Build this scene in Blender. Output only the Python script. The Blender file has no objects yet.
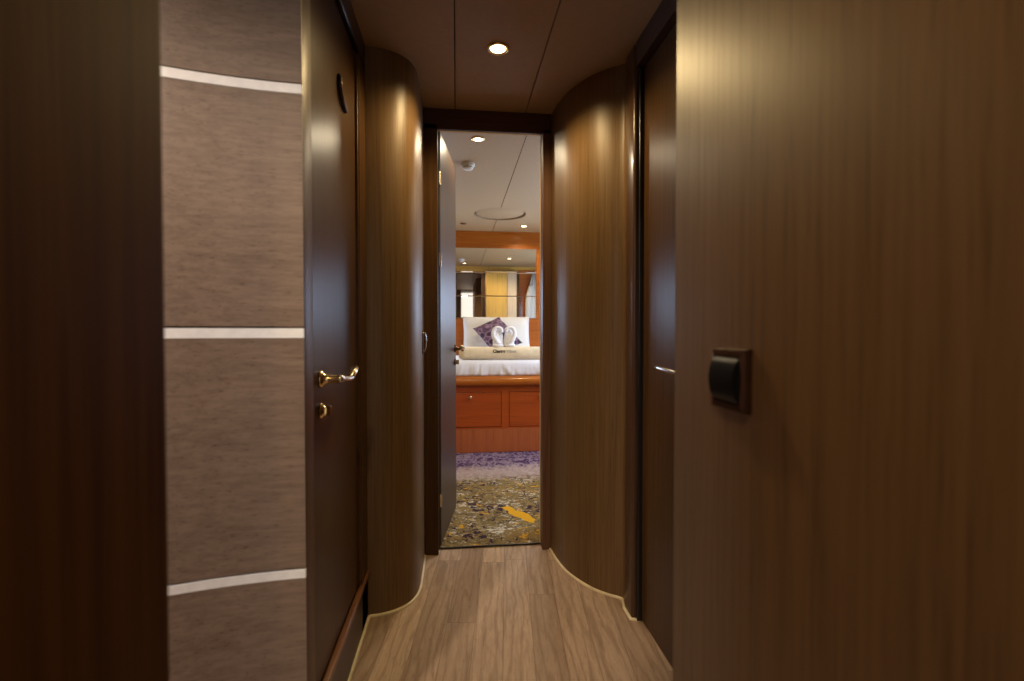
import bpy, bmesh, math, random
from mathutils import Vector, Matrix, noise
random.seed(7)
S = bpy.context.scene
COL = S.collection
PI = math.pi

# ------------------------------------------------------------------ camera, world, exposure
cam_d = bpy.data.cameras.new('camera'); cam = bpy.data.objects.new('camera', cam_d); COL.objects.link(cam)
cam.location = (0, 0, 1.0)
cam.rotation_euler = (math.radians(90 - 1.13), 0, -math.atan(55 / 480))
cam_d.sensor_width = 36; cam_d.lens = 480 / 1024 * 36; cam_d.clip_start = 0.01
cam_d.dof.use_dof = True; cam_d.dof.focus_distance = 2.4; cam_d.dof.aperture_fstop = 2.6
S.camera = cam
S.view_settings.view_transform = 'Standard'
try: S.view_settings.look = 'None'
except Exception: pass
S.view_settings.exposure = 0.0; S.view_settings.gamma = 1.0; S.view_settings.use_curve_mapping = False
w = bpy.data.worlds.new('world'); S.world = w; w.use_nodes = True
w.node_tree.nodes['Background'].inputs[0].default_value = (0.55, 0.7, 1, 1)
w.node_tree.nodes['Background'].inputs[1].default_value = 0.3

WARM = (1.0, 0.72, 0.34)
def spot(name, loc, power, size=130, blend=0.5, color=WARM, radius=0.035, rot=(0, 0, 0)):
    d = bpy.data.lights.new(name, 'SPOT'); d.energy = power; d.spot_size = math.radians(size); d.spot_blend = blend
    d.color = color; d.shadow_soft_size = radius
    o = bpy.data.objects.new(name, d); COL.objects.link(o); o.location = loc; o.rotation_euler = rot
    return o
def area(name, loc, rot, sx, sy, power, color):
    d = bpy.data.lights.new(name, 'AREA'); d.shape = 'RECTANGLE'; d.size = sx; d.size_y = sy; d.energy = power; d.color = color
    o = bpy.data.objects.new(name, d); COL.objects.link(o); o.location = loc; o.rotation_euler = rot
    return o
DAY = (0.68, 0.82, 1.0)
BLUE = (0.50, 0.70, 1.0)
# downlights: corridor, cabin; then unseen lamps near the camera
LAMPS = [  # x, y, power, size
    (0.143, 1.67, 40.0, 155),
    (0.111, 2.524, 22, 160), (0.636, 4.549, 24, 145), (0.72, 3.05, 50, 155), (-0.75, 4.3, 16, 155),
    (-0.80, 0.05, 115, 155), (-0.15, -0.3, 31.0, 155)]  # unseen lamp over the passage; last lamp added to brighten the right near wall
CZ = 2.0      # cabin ceiling
HC = 1.975    # corridor ceiling
for i, (lx, ly, p, sz) in enumerate(LAMPS):
    spot('lamp_light', (lx, ly, (HC if ly < 2.2 else CZ) - 0.004), p, sz, color=(1.0, 0.80, 0.62) if i == 5 else (1.0, 0.83, 0.56) if 1 <= i <= 4 else WARM)
# daylight entering through the real panes (window_1 back, window_2 left, window_3 cabin right)
area('daylight_back', (0.55, -1.76, 1.0), (math.radians(90), 0, 0), 0.9, 1.8, 5, (1.0, 0.95, 0.86))
area('daylight_left', (-1.76, 0.0, 1.25), (math.radians(90), 0, math.radians(-90)), 0.9, 0.9, 3, DAY)
area('daylight_cabin', (1.77, 3.4, 1.28), (math.radians(72), 0, math.radians(90)), 1.1, 0.6, 24, BLUE)
area('daylight_cabin_right', (1.31, 4.80, 1.28), (math.radians(72), 0, PI), 0.5, 0.56, 7, BLUE)
area('daylight_cabin_left', (-0.62, 4.80, 1.28), (math.radians(72), 0, PI), 0.5, 0.56, 9, BLUE)

# ------------------------------------------------------------------ materials
def mat(name):
    m = bpy.data.materials.new(name); m.use_nodes = True
    nt = m.node_tree; b = nt.nodes['Principled BSDF']
    return m, nt, b
def N(nt, t, **kw):
    n = nt.nodes.new(t)
    for k, v in kw.items(): setattr(n, k, v)
    return n
def coords(nt, scale=(1, 1, 1), rot=(0, 0, 0), loc=(0, 0, 0)):
    tc = N(nt, 'ShaderNodeTexCoord'); mp = N(nt, 'ShaderNodeMapping')
    nt.links.new(tc.outputs['Object'], mp.inputs['Vector'])
    mp.inputs['Scale'].default_value = scale; mp.inputs['Rotation'].default_value = rot; mp.inputs['Location'].default_value = loc
    return mp.outputs['Vector']
def ntex(nt, vec, scale, detail=3, rough=0.55, dist=0.0):
    n = N(nt, 'ShaderNodeTexNoise'); n.inputs['Scale'].default_value = scale; n.inputs['Detail'].default_value = detail
    n.inputs['Roughness'].default_value = rough; n.inputs['Distortion'].default_value = dist
    nt.links.new(vec, n.inputs['Vector']); return n.outputs['Fac']
def ramp(nt, fac, stops, interp='LINEAR'):
    r = N(nt, 'ShaderNodeValToRGB'); r.color_ramp.interpolation = interp
    e = r.color_ramp.elements
    while len(e) < len(stops): e.new(0.5)
    for k, (p, c) in enumerate(stops):
        e[k].position = p; e[k].color = (*c, 1) if len(c) == 3 else c
    nt.links.new(fac, r.inputs[0]); return r.outputs['Color']
def mix(nt, a, b, fac, mode='MIX'):
    m = N(nt, 'ShaderNodeMix', data_type='RGBA', blend_type=mode)
    for sock, v in ((m.inputs[0], fac), (m.inputs[6], a), (m.inputs[7], b)):
        if hasattr(v, 'links') or isinstance(v, bpy.types.NodeSocket): nt.links.new(v, sock)
        elif isinstance(v, (int, float)): sock.default_value = v
        else: sock.default_value = (*v, 1)
    return m.outputs[2]
def math_(nt, op, a, b=None, c=None):
    m = N(nt, 'ShaderNodeMath', operation=op)
    for i, v in enumerate((a, b, c)):
        if v is None: continue
        if isinstance(v, bpy.types.NodeSocket): nt.links.new(v, m.inputs[i])
        else: m.inputs[i].default_value = v
    return m.outputs[0]
def bump(nt, b, h, strength=0.1, dist=0.001):
    n = N(nt, 'ShaderNodeBump'); n.inputs['Strength'].default_value = strength; n.inputs['Distance'].default_value = dist
    nt.links.new(h, n.inputs['Height']); nt.links.new(n.outputs[0], b.inputs['Normal'])

def wood(name, lo, hi, axis='z', fine=90, rough=0.35, coat=0.0, streak=0.35, spec=0.5, bstr=0.12, stretch=0.018):
    """fine straight-grained veneer; axis is the direction the grain runs"""
    m, nt, b = mat(name)
    sc = {'x': (stretch, 1, 1), 'y': (1, stretch, 1), 'z': (1, 1, stretch)}[axis]
    v = coords(nt, sc)
    f1 = ntex(nt, v, fine, 4, 0.65)
    f2 = ntex(nt, v, fine * 0.12, 2, 0.5, 0.6)
    f3 = ntex(nt, v, fine * 3.5, 2, 0.6)
    c1 = ramp(nt, f1, [(0.36, lo), (0.64, hi)])
    c2 = ramp(nt, f2, [(0.3, tuple(x * (1 - streak) for x in hi)), (0.7, hi)])
    c = mix(nt, c1, c2, 0.45)
    pores = ramp(nt, f3, [(0.30, (0.55, 0.5, 0.45)), (0.42, (1, 1, 1))])
    c = mix(nt, c, pores, 0.85, 'MULTIPLY')
    nt.links.new(c, b.inputs['Base Color'])
    b.inputs['Roughness'].default_value = rough; b.inputs['Coat Weight'].default_value = coat
    b.inputs['Coat Roughness'].default_value = 0.12
    b.inputs['Specular IOR Level'].default_value = spec * 0.62
    bump(nt, b, f3, bstr, 0.0006)
    return m
def plain(name, col, rough=0.5, metal=0.0, var=0.12, scale=30, spec=0.5, bstr=0.0, emit=None, es=0):
    m, nt, b = mat(name)
    v = coords(nt); f = ntex(nt, v, scale, 3)
    nt.links.new(ramp(nt, f, [(0.25, tuple(x * (1 - var) for x in col)), (0.75, tuple(min(1, x * (1 + var)) for x in col))]), b.inputs['Base Color'])
    b.inputs['Roughness'].default_value = rough; b.inputs['Metallic'].default_value = metal
    b.inputs['Specular IOR Level'].default_value = spec
    if bstr: bump(nt, b, f, bstr, 0.002)
    if emit: b.inputs['Emission Color'].default_value = (*emit, 1); b.inputs['Emission Strength'].default_value = es
    return m

M = {}
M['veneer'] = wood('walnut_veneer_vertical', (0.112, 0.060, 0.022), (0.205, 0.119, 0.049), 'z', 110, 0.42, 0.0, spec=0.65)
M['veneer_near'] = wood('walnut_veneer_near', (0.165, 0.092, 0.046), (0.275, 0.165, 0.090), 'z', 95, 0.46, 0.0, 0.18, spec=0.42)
M['veneer_h'] = wood('ash_veneer_horizontal', (0.135, 0.090, 0.062), (0.245, 0.175, 0.130), 'x', 120, 0.5, 0.0, 0.22, bstr=0.05, stretch=0.007)
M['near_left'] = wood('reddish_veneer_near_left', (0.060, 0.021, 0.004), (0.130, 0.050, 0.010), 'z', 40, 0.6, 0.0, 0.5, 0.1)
M['dark'] = wood('dark_mahogany', (0.046, 0.021, 0.007), (0.098, 0.046, 0.015), 'z', 90, 0.33, 0.0, spec=0.2)
M['leaf'] = wood('brown_leaf_veneer', (0.042, 0.024, 0.015), (0.075, 0.046, 0.030), 'z', 90, 0.38, 0.0)
M['casing'] = wood('red_brown_casing', (0.095, 0.045, 0.025), (0.15, 0.075, 0.045), 'z', 70, 0.4, 0.0, spec=0.35)
M['casing_gloss'] = wood('polished_brown_casing', (0.060, 0.028, 0.014), (0.10, 0.050, 0.028), 'z', 70, 0.28, 0.1)
M['dark_h'] = wood('dark_mahogany_horizontal', (0.045, 0.018, 0.010), (0.08, 0.034, 0.019), 'x', 90, 0.35, 0.1)
M['dark_y'] = wood('dark_mahogany_lengthwise', (0.035, 0.016, 0.010), (0.06, 0.028, 0.017), 'y', 90, 0.4, 0.1)
M['sill'] = wood('orange_sill_edge', (0.18, 0.07, 0.025), (0.26, 0.11, 0.04), 'y', 60, 0.35, 0.2)
M['cherry'] = wood('orange_cherry_horizontal', (0.34, 0.078, 0.005), (0.48, 0.130, 0.009), 'x', 45, 0.3, 0.3, 0.25)
M['cherry_dark'] = wood('cherry_drawer_front', (0.36, 0.058, 0.008), (0.46, 0.082, 0.012), 'x', 45, 0.3, 0.3, 0.25)
M['cherry_kick'] = wood('cherry_kick_board', (0.40, 0.10, 0.03), (0.50, 0.14, 0.045), 'z', 45, 0.4, 0.1, 0.25)
M['yellow'] = wood('honey_yellow_veneer', (0.54, 0.30, 0.05), (0.66, 0.39, 0.08), 'z', 45, 0.4, 0.1, 0.2)
M['pale'] = wood('pale_wood', (0.55, 0.40, 0.24), (0.66, 0.50, 0.32), 'z', 45, 0.4, 0.0, 0.2)
M['ceiling'] = plain('beige_vinyl_ceiling', (0.37, 0.245, 0.135), 0.6, bstr=0.05, var=0.06, scale=60)
M['ceiling_cabin'] = plain('beige_vinyl_cabin_ceiling', (0.46, 0.315, 0.165), 0.55, bstr=0.05, var=0.05, scale=60)
M['gap'] = plain('dark_gap', (0.02, 0.012, 0.008), 0.8)
M['rubber'] = plain('black_rubber_seal', (0.012, 0.012, 0.014), 0.3)
M['caulk'] = plain('cream_sealant', (0.80, 0.68, 0.44), 0.5, var=0.15, scale=20)
M['alu'] = plain('brushed_aluminium_inlay', (0.88, 0.88, 0.88), 0.45, 0.0, var=0.08, scale=50)
M['brass'] = plain('pale_brass', (0.80, 0.62, 0.36), 0.16, 1.0, var=0.05)
M['bronze'] = plain('aged_bronze', (0.13, 0.070, 0.045), 0.25, 0.8, var=0.15, scale=50)
M['steel'] = plain('satin_nickel', (0.74, 0.68, 0.60), 0.22, 1.0, var=0.05)
M['black'] = plain('black_plastic', (0.005, 0.006, 0.009), 0.4, spec=0.25)
M['hook'] = plain('dark_brown_metal', (0.035, 0.014, 0.006), 0.3, 0.4)
M['white_plastic'] = plain('white_plastic', (0.75, 0.72, 0.66), 0.4, var=0.03)
M['lamp'] = plain('lit_lamp_lens', (1, 0.9, 0.7), 0.4, emit=(1.0, 0.80, 0.50), es=14)
M['gold_ring'] = plain('gold_lamp_ring', (0.85, 0.62, 0.25), 0.22, 1.0, var=0.03)
M['sheet'] = plain('white_sheet', (0.86, 0.86, 0.93), 0.8, var=0.03, scale=8, bstr=0.15)
M['pillow'] = plain('white_pillow_cotton', (0.78, 0.74, 0.68), 0.85, var=0.03, scale=8, bstr=0.1)
M['cream'] = plain('cream_throw', (0.84, 0.70, 0.48), 0.85, var=0.08, scale=25, bstr=0.2)
M['towel'] = plain('white_towel', (0.88, 0.87, 0.90), 0.95, var=0.05, scale=180, bstr=0.4)
M['robe'] = plain('robe_terry', (0.50, 0.47, 0.42), 0.95, var=0.08, scale=60, bstr=0.4)
M['ink'] = plain('black_ink', (0.03, 0.025, 0.02), 0.7)
M['ink_grey'] = plain('grey_ink', (0.33, 0.35, 0.30), 0.7)
M['mirror'] = plain('mirror_glass', (0.88, 0.86, 0.82), 0.015, 1.0, var=0.0)
M['mirror_edge'] = plain('mirror_bevel', (0.90, 0.85, 0.75), 0.12, 1.0, var=0.0)
M['pane_back'] = plain('daylit_pane', (0.9, 0.9, 0.9), 0.4, emit=(1.0, 0.94, 0.84), es=0.1, var=0)
M['pane_blue'] = plain('daylit_blue_pane', (0.9, 0.9, 0.9), 0.4, emit=(0.50, 0.70, 1.0), es=2.2, var=0)

def floor_mat():
    m, nt, b = mat('light_oak_planks')
    v = coords(nt, rot=(0, 0, math.radians(6.0)))
    sp = N(nt, 'ShaderNodeSeparateXYZ'); nt.links.new(v, sp.inputs[0])
    PW, PL = 0.0965, 0.92
    px = math_(nt, 'DIVIDE', math_(nt, 'ADD', sp.outputs[0], 0.014 + 9 * PW), PW)
    row = math_(nt, 'FLOOR', px)
    wn = N(nt, 'ShaderNodeTexWhiteNoise', noise_dimensions='1D'); nt.links.new(row, wn.inputs['W'])
    qy = math_(nt, 'ADD', math_(nt, 'DIVIDE', sp.outputs[1], PL), math_(nt, 'MULTIPLY', wn.outputs['Value'], 7.3))
    colr = math_(nt, 'FLOOR', qy)
    cell = N(nt, 'ShaderNodeCombineXYZ'); nt.links.new(row, cell.inputs[0]); nt.links.new(colr, cell.inputs[1])
    wc = N(nt, 'ShaderNodeTexWhiteNoise', noise_dimensions='3D'); nt.links.new(cell.outputs[0], wc.inputs['Vector'])
    # grain, shifted per plank
    sc = N(nt, 'ShaderNodeVectorMath', operation='SCALE'); nt.links.new(wc.outputs['Color'], sc.inputs[0]); sc.inputs['Scale'].default_value = 9
    ad = N(nt, 'ShaderNodeVectorMath', operation='ADD'); nt.links.new(v, ad.inputs[0]); nt.links.new(sc.outputs[0], ad.inputs[1])
    mp = N(nt, 'ShaderNodeMapping'); nt.links.new(ad.outputs[0], mp.inputs['Vector']); mp.inputs['Scale'].default_value = (1, 0.11, 1)
    g1 = ntex(nt, mp.outputs[0], 60, 4, 0.6, 0.8)
    g3 = ntex(nt, mp.outputs[0], 260, 2, 0.6, 0.2)
    mp2 = N(nt, 'ShaderNodeMapping'); nt.links.new(ad.outputs[0], mp2.inputs['Vector']); mp2.inputs['Scale'].default_value = (1, 0.16, 1)
    wv = N(nt, 'ShaderNodeTexWave', wave_type='BANDS', bands_direction='X'); nt.links.new(mp2.outputs[0], wv.inputs['Vector'])
    wv.inputs['Scale'].default_value = 10; wv.inputs['Distortion'].default_value = 14; wv.inputs['Detail'].default_value = 2.5; wv.inputs['Detail Scale'].default_value = 1.2
    base = ramp(nt, g1, [(0.25, (0.41, 0.290, 0.200)), (0.75, (0.62, 0.465, 0.335))])
    cath = ramp(nt, wv.outputs['Fac'], [(0.0, (0.62, 0.55, 0.46)), (0.4, (1, 1, 1))])
    c = mix(nt, base, cath, 0.55, 'MULTIPLY')
    pores = ramp(nt, g3, [(0.3, (0.65, 0.58, 0.5)), (0.45, (1, 1, 1))])
    c = mix(nt, c, pores, 0.6, 'MULTIPLY')
    tint = ramp(nt, wc.outputs['Value'], [(0.0, (0.66, 0.60, 0.56)), (0.5, (0.93, 0.90, 0.9)), (1.0, (1.15, 1.12, 1.05))])
    c = mix(nt, c, tint, 1.0, 'MULTIPLY')
    fx = math_(nt, 'FRACT', px); fy = math_(nt, 'FRACT', qy)
    ex = math_(nt, 'LESS_THAN', math_(nt, 'MINIMUM', fx, math_(nt, 'SUBTRACT', 1.0, fx)), 0.010)
    ey = math_(nt, 'LESS_THAN', math_(nt, 'MINIMUM', fy, math_(nt, 'SUBTRACT', 1.0, fy)), 0.0012)
    e = math_(nt, 'MAXIMUM', ex, ey)
    c = mix(nt, c, (0.10, 0.065, 0.04), math_(nt, 'MULTIPLY', e, 0.65))
    nt.links.new(c, b.inputs['Base Color']); b.inputs['Roughness'].default_value = 0.42
    bump(nt, b, g3, 0.15, 0.0006)
    return m
M['floor'] = floor_mat()

def carpet_mat():
    m, nt, b = mat('patterned_carpet')
    v = coords(nt)
    sp = N(nt, 'ShaderNodeSeparateXYZ'); nt.links.new(v, sp.inputs[0])
    a = ntex(nt, v, 9, 5, 0.7, 1.2)
    olive = ramp(nt, a, [(0.3, (0.07, 0.045, 0.022)), (0.44, (0.17, 0.115, 0.045)), (0.52, (0.23, 0.165, 0.065)), (0.62, (0.27, 0.165, 0.05)), (0.8, (0.12, 0.10, 0.07))])
    vs = coords(nt, (1, 1.6, 1), loc=(3, 1, 0)); s1 = math_(nt, 'ADD', ntex(nt, vs, 34, 4, 0.75, 0.7), math_(nt, 'MULTIPLY', math_(nt, 'SUBTRACT', ntex(nt, vs, 4, 2), 0.5), 0.35))
    m1 = ramp(nt, s1, [(0.565, (0, 0, 0)), (0.60, (1, 1, 1))])
    c = mix(nt, olive, (0.62, 0.56, 0.46), m1)
    s2 = math_(nt, 'ADD', ntex(nt, coords(nt, loc=(7, 2, 0)), 26, 3, 0.7, 0.8), math_(nt, 'MULTIPLY', math_(nt, 'SUBTRACT', ntex(nt, coords(nt, loc=(5, 5, 0)), 4, 2), 0.5), 0.45))
    # dark flecks get denser toward the sides
    m2 = ramp(nt, s2, [(0.385, (1, 1, 1)), (0.42, (0, 0, 0))])
    c = mix(nt, c, (0.045, 0.022, 0.035), m2)
    s3 = ntex(nt, coords(nt, loc=(1, 9, 0)), 17, 3, 0.6, 0.5)
    m3 = ramp(nt, s3, [(0.63, (0, 0, 0)), (0.65, (1, 1, 1))])
    c = mix(nt, c, (0.60, 0.32, 0.03), m3)
    # golden blot woven into the pattern
    n4 = ntex(nt, v, 14, 2, 0.5)
    dx = math_(nt, 'SUBTRACT', sp.outputs[0], 0.335); dy = math_(nt, 'SUBTRACT', sp.outputs[1], 2.56)
    rot = math_(nt, 'ADD', math_(nt, 'MULTIPLY', dx, 0.96), math_(nt, 'MULTIPLY', dy, 0.42))
    rot2 = math_(nt, 'SUBTRACT', math_(nt, 'MULTIPLY', dy, 0.9), math_(nt, 'MULTIPLY', dx, -0.62))
    r = math_(nt, 'SQRT', math_(nt, 'ADD', math_(nt, 'POWER', math_(nt, 'MULTIPLY', rot, 22), 2.0), math_(nt, 'POWER', math_(nt, 'MULTIPLY', rot2, 12.5), 2.0)))
    r = math_(nt, 'ADD', r, math_(nt, 'MULTIPLY', math_(nt, 'SUBTRACT', n4, 0.5), 1.6))
    c = mix(nt, c, (0.72, 0.38, 0.02), math_(nt, 'LESS_THAN', r, 0.9))
    # purple band by the bed
    bd = math_(nt, 'ADD', sp.outputs[1], math_(nt, 'MULTIPLY', math_(nt, 'SUBTRACT', a, 0.5), 0.5))
    s5 = ntex(nt, coords(nt, (1, 0.6, 1)), 17, 4, 0.7, 1.5)
    pur = ramp(nt, s5, [(0.34, (0.05, 0.012, 0.03)), (0.44, (0.09, 0.05, 0.12)), (0.50, (0.20, 0.13, 0.20)), (0.56, (0.42, 0.32, 0.36)), (0.63, (0.08, 0.02, 0.03))])
    lav = ramp(nt, s5, [(0.3, (0.33, 0.22, 0.20)), (0.6, (0.46, 0.36, 0.32))])
    k1 = ramp(nt, math_(nt, 'MULTIPLY', math_(nt, 'SUBTRACT', bd, 3.16), 8.0), [(0, (0, 0, 0)), (1, (1, 1, 1))])
    k2 = ramp(nt, math_(nt, 'MULTIPLY', math_(nt, 'SUBTRACT', bd, 3.42), 8.0), [(0, (0, 0, 0)), (1, (1, 1, 1))])
    c = mix(nt, c, lav, k1); c = mix(nt, c, pur, k2)
    nt.links.new(c, b.inputs['Base Color']); b.inputs['Roughness'].default_value = 0.95; b.inputs['Specular IOR Level'].default_value = 0.1
    bump(nt, b, ntex(nt, v, 400, 2), 0.5, 0.003)
    return m
M['carpet'] = carpet_mat()

def cushion_mat():
    m, nt, b = mat('purple_leaf_fabric')
    v = coords(nt, (1, 1, 1), rot=(0, 0, 0.7))
    vo = N(nt, 'ShaderNodeTexVoronoi', feature='F1'); vo.inputs['Scale'].default_value = 15; nt.links.new(v, vo.inputs['Vector'])
    c = ramp(nt, vo.outputs['Distance'], [(0.30, (0.028, 0.008, 0.030)), (0.44, (0.08, 0.035, 0.075)), (0.54, (0.30, 0.20, 0.27)), (0.66, (0.10, 0.05, 0.09))])
    c = mix(nt, c, ramp(nt, ntex(nt, v, 30), [(0.4, (0.6, 0.5, 0.6)), (0.6, (1.2, 1.1, 1.2))]), 0.7, 'MULTIPLY')
    nt.links.new(c, b.inputs['Base Color']); b.inputs['Roughness'].default_value = 0.7
    return m
M['purple'] = cushion_mat()

# ------------------------------------------------------------------ helpers
def link(name, me, m, parent=None, smooth=False):
    o = bpy.data.objects.new(name, me); COL.objects.link(o)
    if m: me.materials.append(M[m] if isinstance(m, str) else m)
    if smooth:
        for p in me.polygons: p.use_smooth = True
    if parent: o.parent = parent
    return o
def obj(name, bm, m, parent=None, smooth=False, loc=None, auto=None):
    bmesh.ops.recalc_face_normals(bm, faces=bm.faces[:])
    me = bpy.data.meshes.new(name); bm.to_mesh(me); bm.free()
    o = link(name, me, m, parent, smooth)
    if loc: o.location = loc
    if auto is not None:
        for p in me.polygons: p.use_smooth = True
        me.set_sharp_from_angle(angle=math.radians(auto))
    return o
def tag(o, label, cat, group=None, kind=None):
    o['label'] = label; o['category'] = cat
    if group: o['group'] = group
    if kind: o['kind'] = kind
    return o
def thing(name, label, cat, loc=(0, 0, 0), rotz=0, group=None, kind=None):
    o = bpy.data.objects.new(name, None); COL.objects.link(o); o.location = loc; o.rotation_euler = (0, 0, rotz)
    o.empty_display_size = 0.05
    return tag(o, label, cat, group, kind)
def box(bm, x0, x1, y0, y1, z0, z1, bev=0.0, seg=2):
    r = bmesh.ops.create_cube(bm, size=1)
    vs = r['verts']
    for v in vs:
        v.co = Vector(((x0 + x1) / 2 + v.co.x * (x1 - x0), (y0 + y1) / 2 + v.co.y * (y1 - y0), (z0 + z1) / 2 + v.co.z * (z1 - z0)))
    if bev > 0:
        es = list({e for v in vs for e in v.link_edges})
        bmesh.ops.bevel(bm, geom=es, offset=bev, segments=seg, profile=0.5, affect='EDGES')
    return vs
def B(*a, **k):
    bm = bmesh.new(); box(bm, *a, **k); return bm
def prism(pts, z0, z1):
    bm = bmesh.new()
    lo = [bm.verts.new((x, y, z0)) for x, y in pts]; hi = [bm.verts.new((x, y, z1)) for x, y in pts]
    n = len(pts)
    for i in range(n): bm.faces.new((lo[i], lo[(i + 1) % n], hi[(i + 1) % n], hi[i]))
    bm.faces.new(lo[::-1]); bm.faces.new(hi)
    return bm
def spline(pts, n=8):
    out = []
    P = [pts[0]] + list(pts) + [pts[-1]]
    for i in range(1, len(P) - 2):
        p0, p1, p2, p3 = [Vector(p) for p in P[i - 1:i + 3]]
        for k in range(n):
            t = k / n
            out.append(0.5 * ((2 * p1) + (-p0 + p2) * t + (2 * p0 - 5 * p1 + 4 * p2 - p3) * t * t + (-p0 + 3 * p1 - 3 * p2 + p3) * t ** 3))
    out.append(Vector(pts[-1])); return out
def tube(bm, pts, rad, seg=14, sx=1.0, caps=True):
    """rad: number or list; swept circle with parallel transport"""
    pts = [Vector(p) for p in pts]; n = len(pts)
    R = rad if isinstance(rad, (list, tuple)) else [rad] * n
    if len(R) != n: R = [R[min(len(R) - 1, 0)] if len(R) == 1 else _li(R, i / (n - 1)) for i in range(n)]
    t0 = (pts[1] - pts[0]).normalized(); up = Vector((0, 0, 1)) if abs(t0.z) < 0.9 else Vector((1, 0, 0))
    u = t0.cross(up).normalized(); rings = []
    for i, p in enumerate(pts):
        t = (pts[min(i + 1, n - 1)] - pts[max(i - 1, 0)]).normalized()
        u = (u - t * u.dot(t)).normalized(); v = t.cross(u)
        rings.append([bm.verts.new(p + (u * math.cos(a) * sx + v * math.sin(a)) * R[i]) for a in [2 * PI * k / seg for k in range(seg)]])
    for i in range(n - 1):
        for k in range(seg):
            bm.faces.new((rings[i][k], rings[i][(k + 1) % seg], rings[i + 1][(k + 1) % seg], rings[i + 1][k]))
    if caps: bm.faces.new(rings[0][::-1]); bm.faces.new(rings[-1])
def _li(R, t):
    f = t * (len(R) - 1); i = min(int(f), len(R) - 2); return R[i] + (R[i + 1] - R[i]) * (f - i)
def lathe(bm, prof, origin=(0, 0, 0), axis='z', seg=28):
    """prof: (radius, height) list"""
    def P(r, h, a):
        x, y = r * math.cos(a), r * math.sin(a)
        if axis == 'z': q = (x, y, h)
        elif axis == 'x': q = (h, x, y)
        else: q = (x, h, y)
        return Vector(origin) + Vector(q)
    rings = []
    for r, h in prof:
        if r < 1e-6: rings.append([bm.verts.new(P(0, h, 0))])
        else: rings.append([bm.verts.new(P(r, h, 2 * PI * k / seg)) for k in range(seg)])
    for a, b_ in zip(rings, rings[1:]):
        for k in range(seg):
            if len(a) == 1 and len(b_) == 1: continue
            if len(a) == 1: bm.faces.new((a[0], b_[k], b_[(k + 1) % seg]))
            elif len(b_) == 1: bm.faces.new((a[k], a[(k + 1) % seg], b_[0]))
            else: bm.faces.new((a[k], a[(k + 1) % seg], b_[(k + 1) % seg], b_[k]))
def struct(name, bm, m, label, cat='wall', auto=None, smooth=False):
    o = obj(name, bm, m, None, smooth, auto=auto); return tag(o, label, cat, kind='structure')

# ------------------------------------------------------------------ shell: floors and ceilings
struct('floor', B(-2.0, 1.9, -1.95, 2.207, -0.06, 0.0), 'floor', 'light oak plank floor of the corridor', 'floor')
struct('floor_cabin', B(-1.4, 1.9, 2.2075, 5.0, -0.06, 0.006), 'carpet', 'olive gold and purple patterned carpet of the cabin beyond the door', 'floor')
struct('trim_1', B(-0.10, 0.40, 2.199, 2.2075, 0.0, 0.009, bev=0.002), 'rubber', 'thin black threshold strip where the carpet starts', 'trim')
# corridor ceiling panels with dark joints between
def ceil_panel(name, x0, x1, label): struct(name, B(x0, x1, -1.95, 2.2, HC, HC + 0.02, bev=0.0015, seg=1), 'ceiling', label, 'ceiling')
hole = (0.147, 1.745)
ceil_panel('ceiling_left', -2.0, -0.0075, 'left brown ceiling panel of the corridor')
# middle panel carries the downlight cut-out
def plate_with_holes(x0, x1, y0, y1, z, th, holes, seg=40):
    bm = bmesh.new()
    def ring(pts): 
        vs = [bm.verts.new((x, y, z)) for x, y in pts]
        return [bm.edges.new((vs[i], vs[(i + 1) % len(vs)])) for i in range(len(vs))]
    es = ring([(x0, y0), (x1, y0), (x1, y1), (x0, y1)])
    for hx, hy, r in holes: es += ring([(hx + r * math.cos(2 * PI * k / seg), hy + r * math.sin(2 * PI * k / seg)) for k in range(seg)])
    g = bmesh.ops.triangle_fill(bm, edges=es, use_beauty=True)
    fs = [f for f in bm.faces]
    r = bmesh.ops.extrude_face_region(bm, geom=fs)
    for v in [q for q in r['geom'] if isinstance(q, bmesh.types.BMVert)]: v.co.z += th
    return bm
struct('ceiling_middle', B(-0.0045, 0.3045, -1.95, 2.2, HC, HC + 0.02, bev=0.0015, seg=1), 'ceiling', 'middle brown ceiling panel of the corridor holding the round downlight', 'ceiling')
ceil_panel('ceiling_right', 0.3075, 1.9, 'right brown ceiling panel of the corridor')
struct('ceiling_backing', B(-2.0, 1.9, -1.95, 2.2, HC + 0.021, CZ + 0.05), 'gap', 'dark backing seen in the ceiling joints', 'ceiling')
VX, VY, VR = 0.368, 4.12, 0.222
struct('ceiling_cabin_left', B(-1.4, -0.9, 2.2, 5.0, CZ, CZ + 0.06), 'ceiling_cabin', 'beige cabin ceiling panel at the far left', 'ceiling')
struct('ceiling_cabin', plate_with_holes(-0.9, 1.9, 2.2, 5.0, CZ, 0.03, [(VX, VY, VR)]), 'ceiling_cabin', 'beige cabin ceiling with a round recess', 'ceiling')
tag(obj('trim_2', B(0.3545, 0.3580, 2.26, VY - VR - 0.002, CZ - 0.0012, CZ + 0.001), 'bronze'), 'thin ceiling joint line running to the round cabin vent', 'trim', kind='structure')
tag(obj('trim_3', B(0.3545, 0.3580, VY + VR + 0.002, 4.82, CZ - 0.0012, CZ + 0.001), 'bronze'), 'short ceiling joint line beyond the round cabin vent', 'trim', kind='structure')

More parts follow.
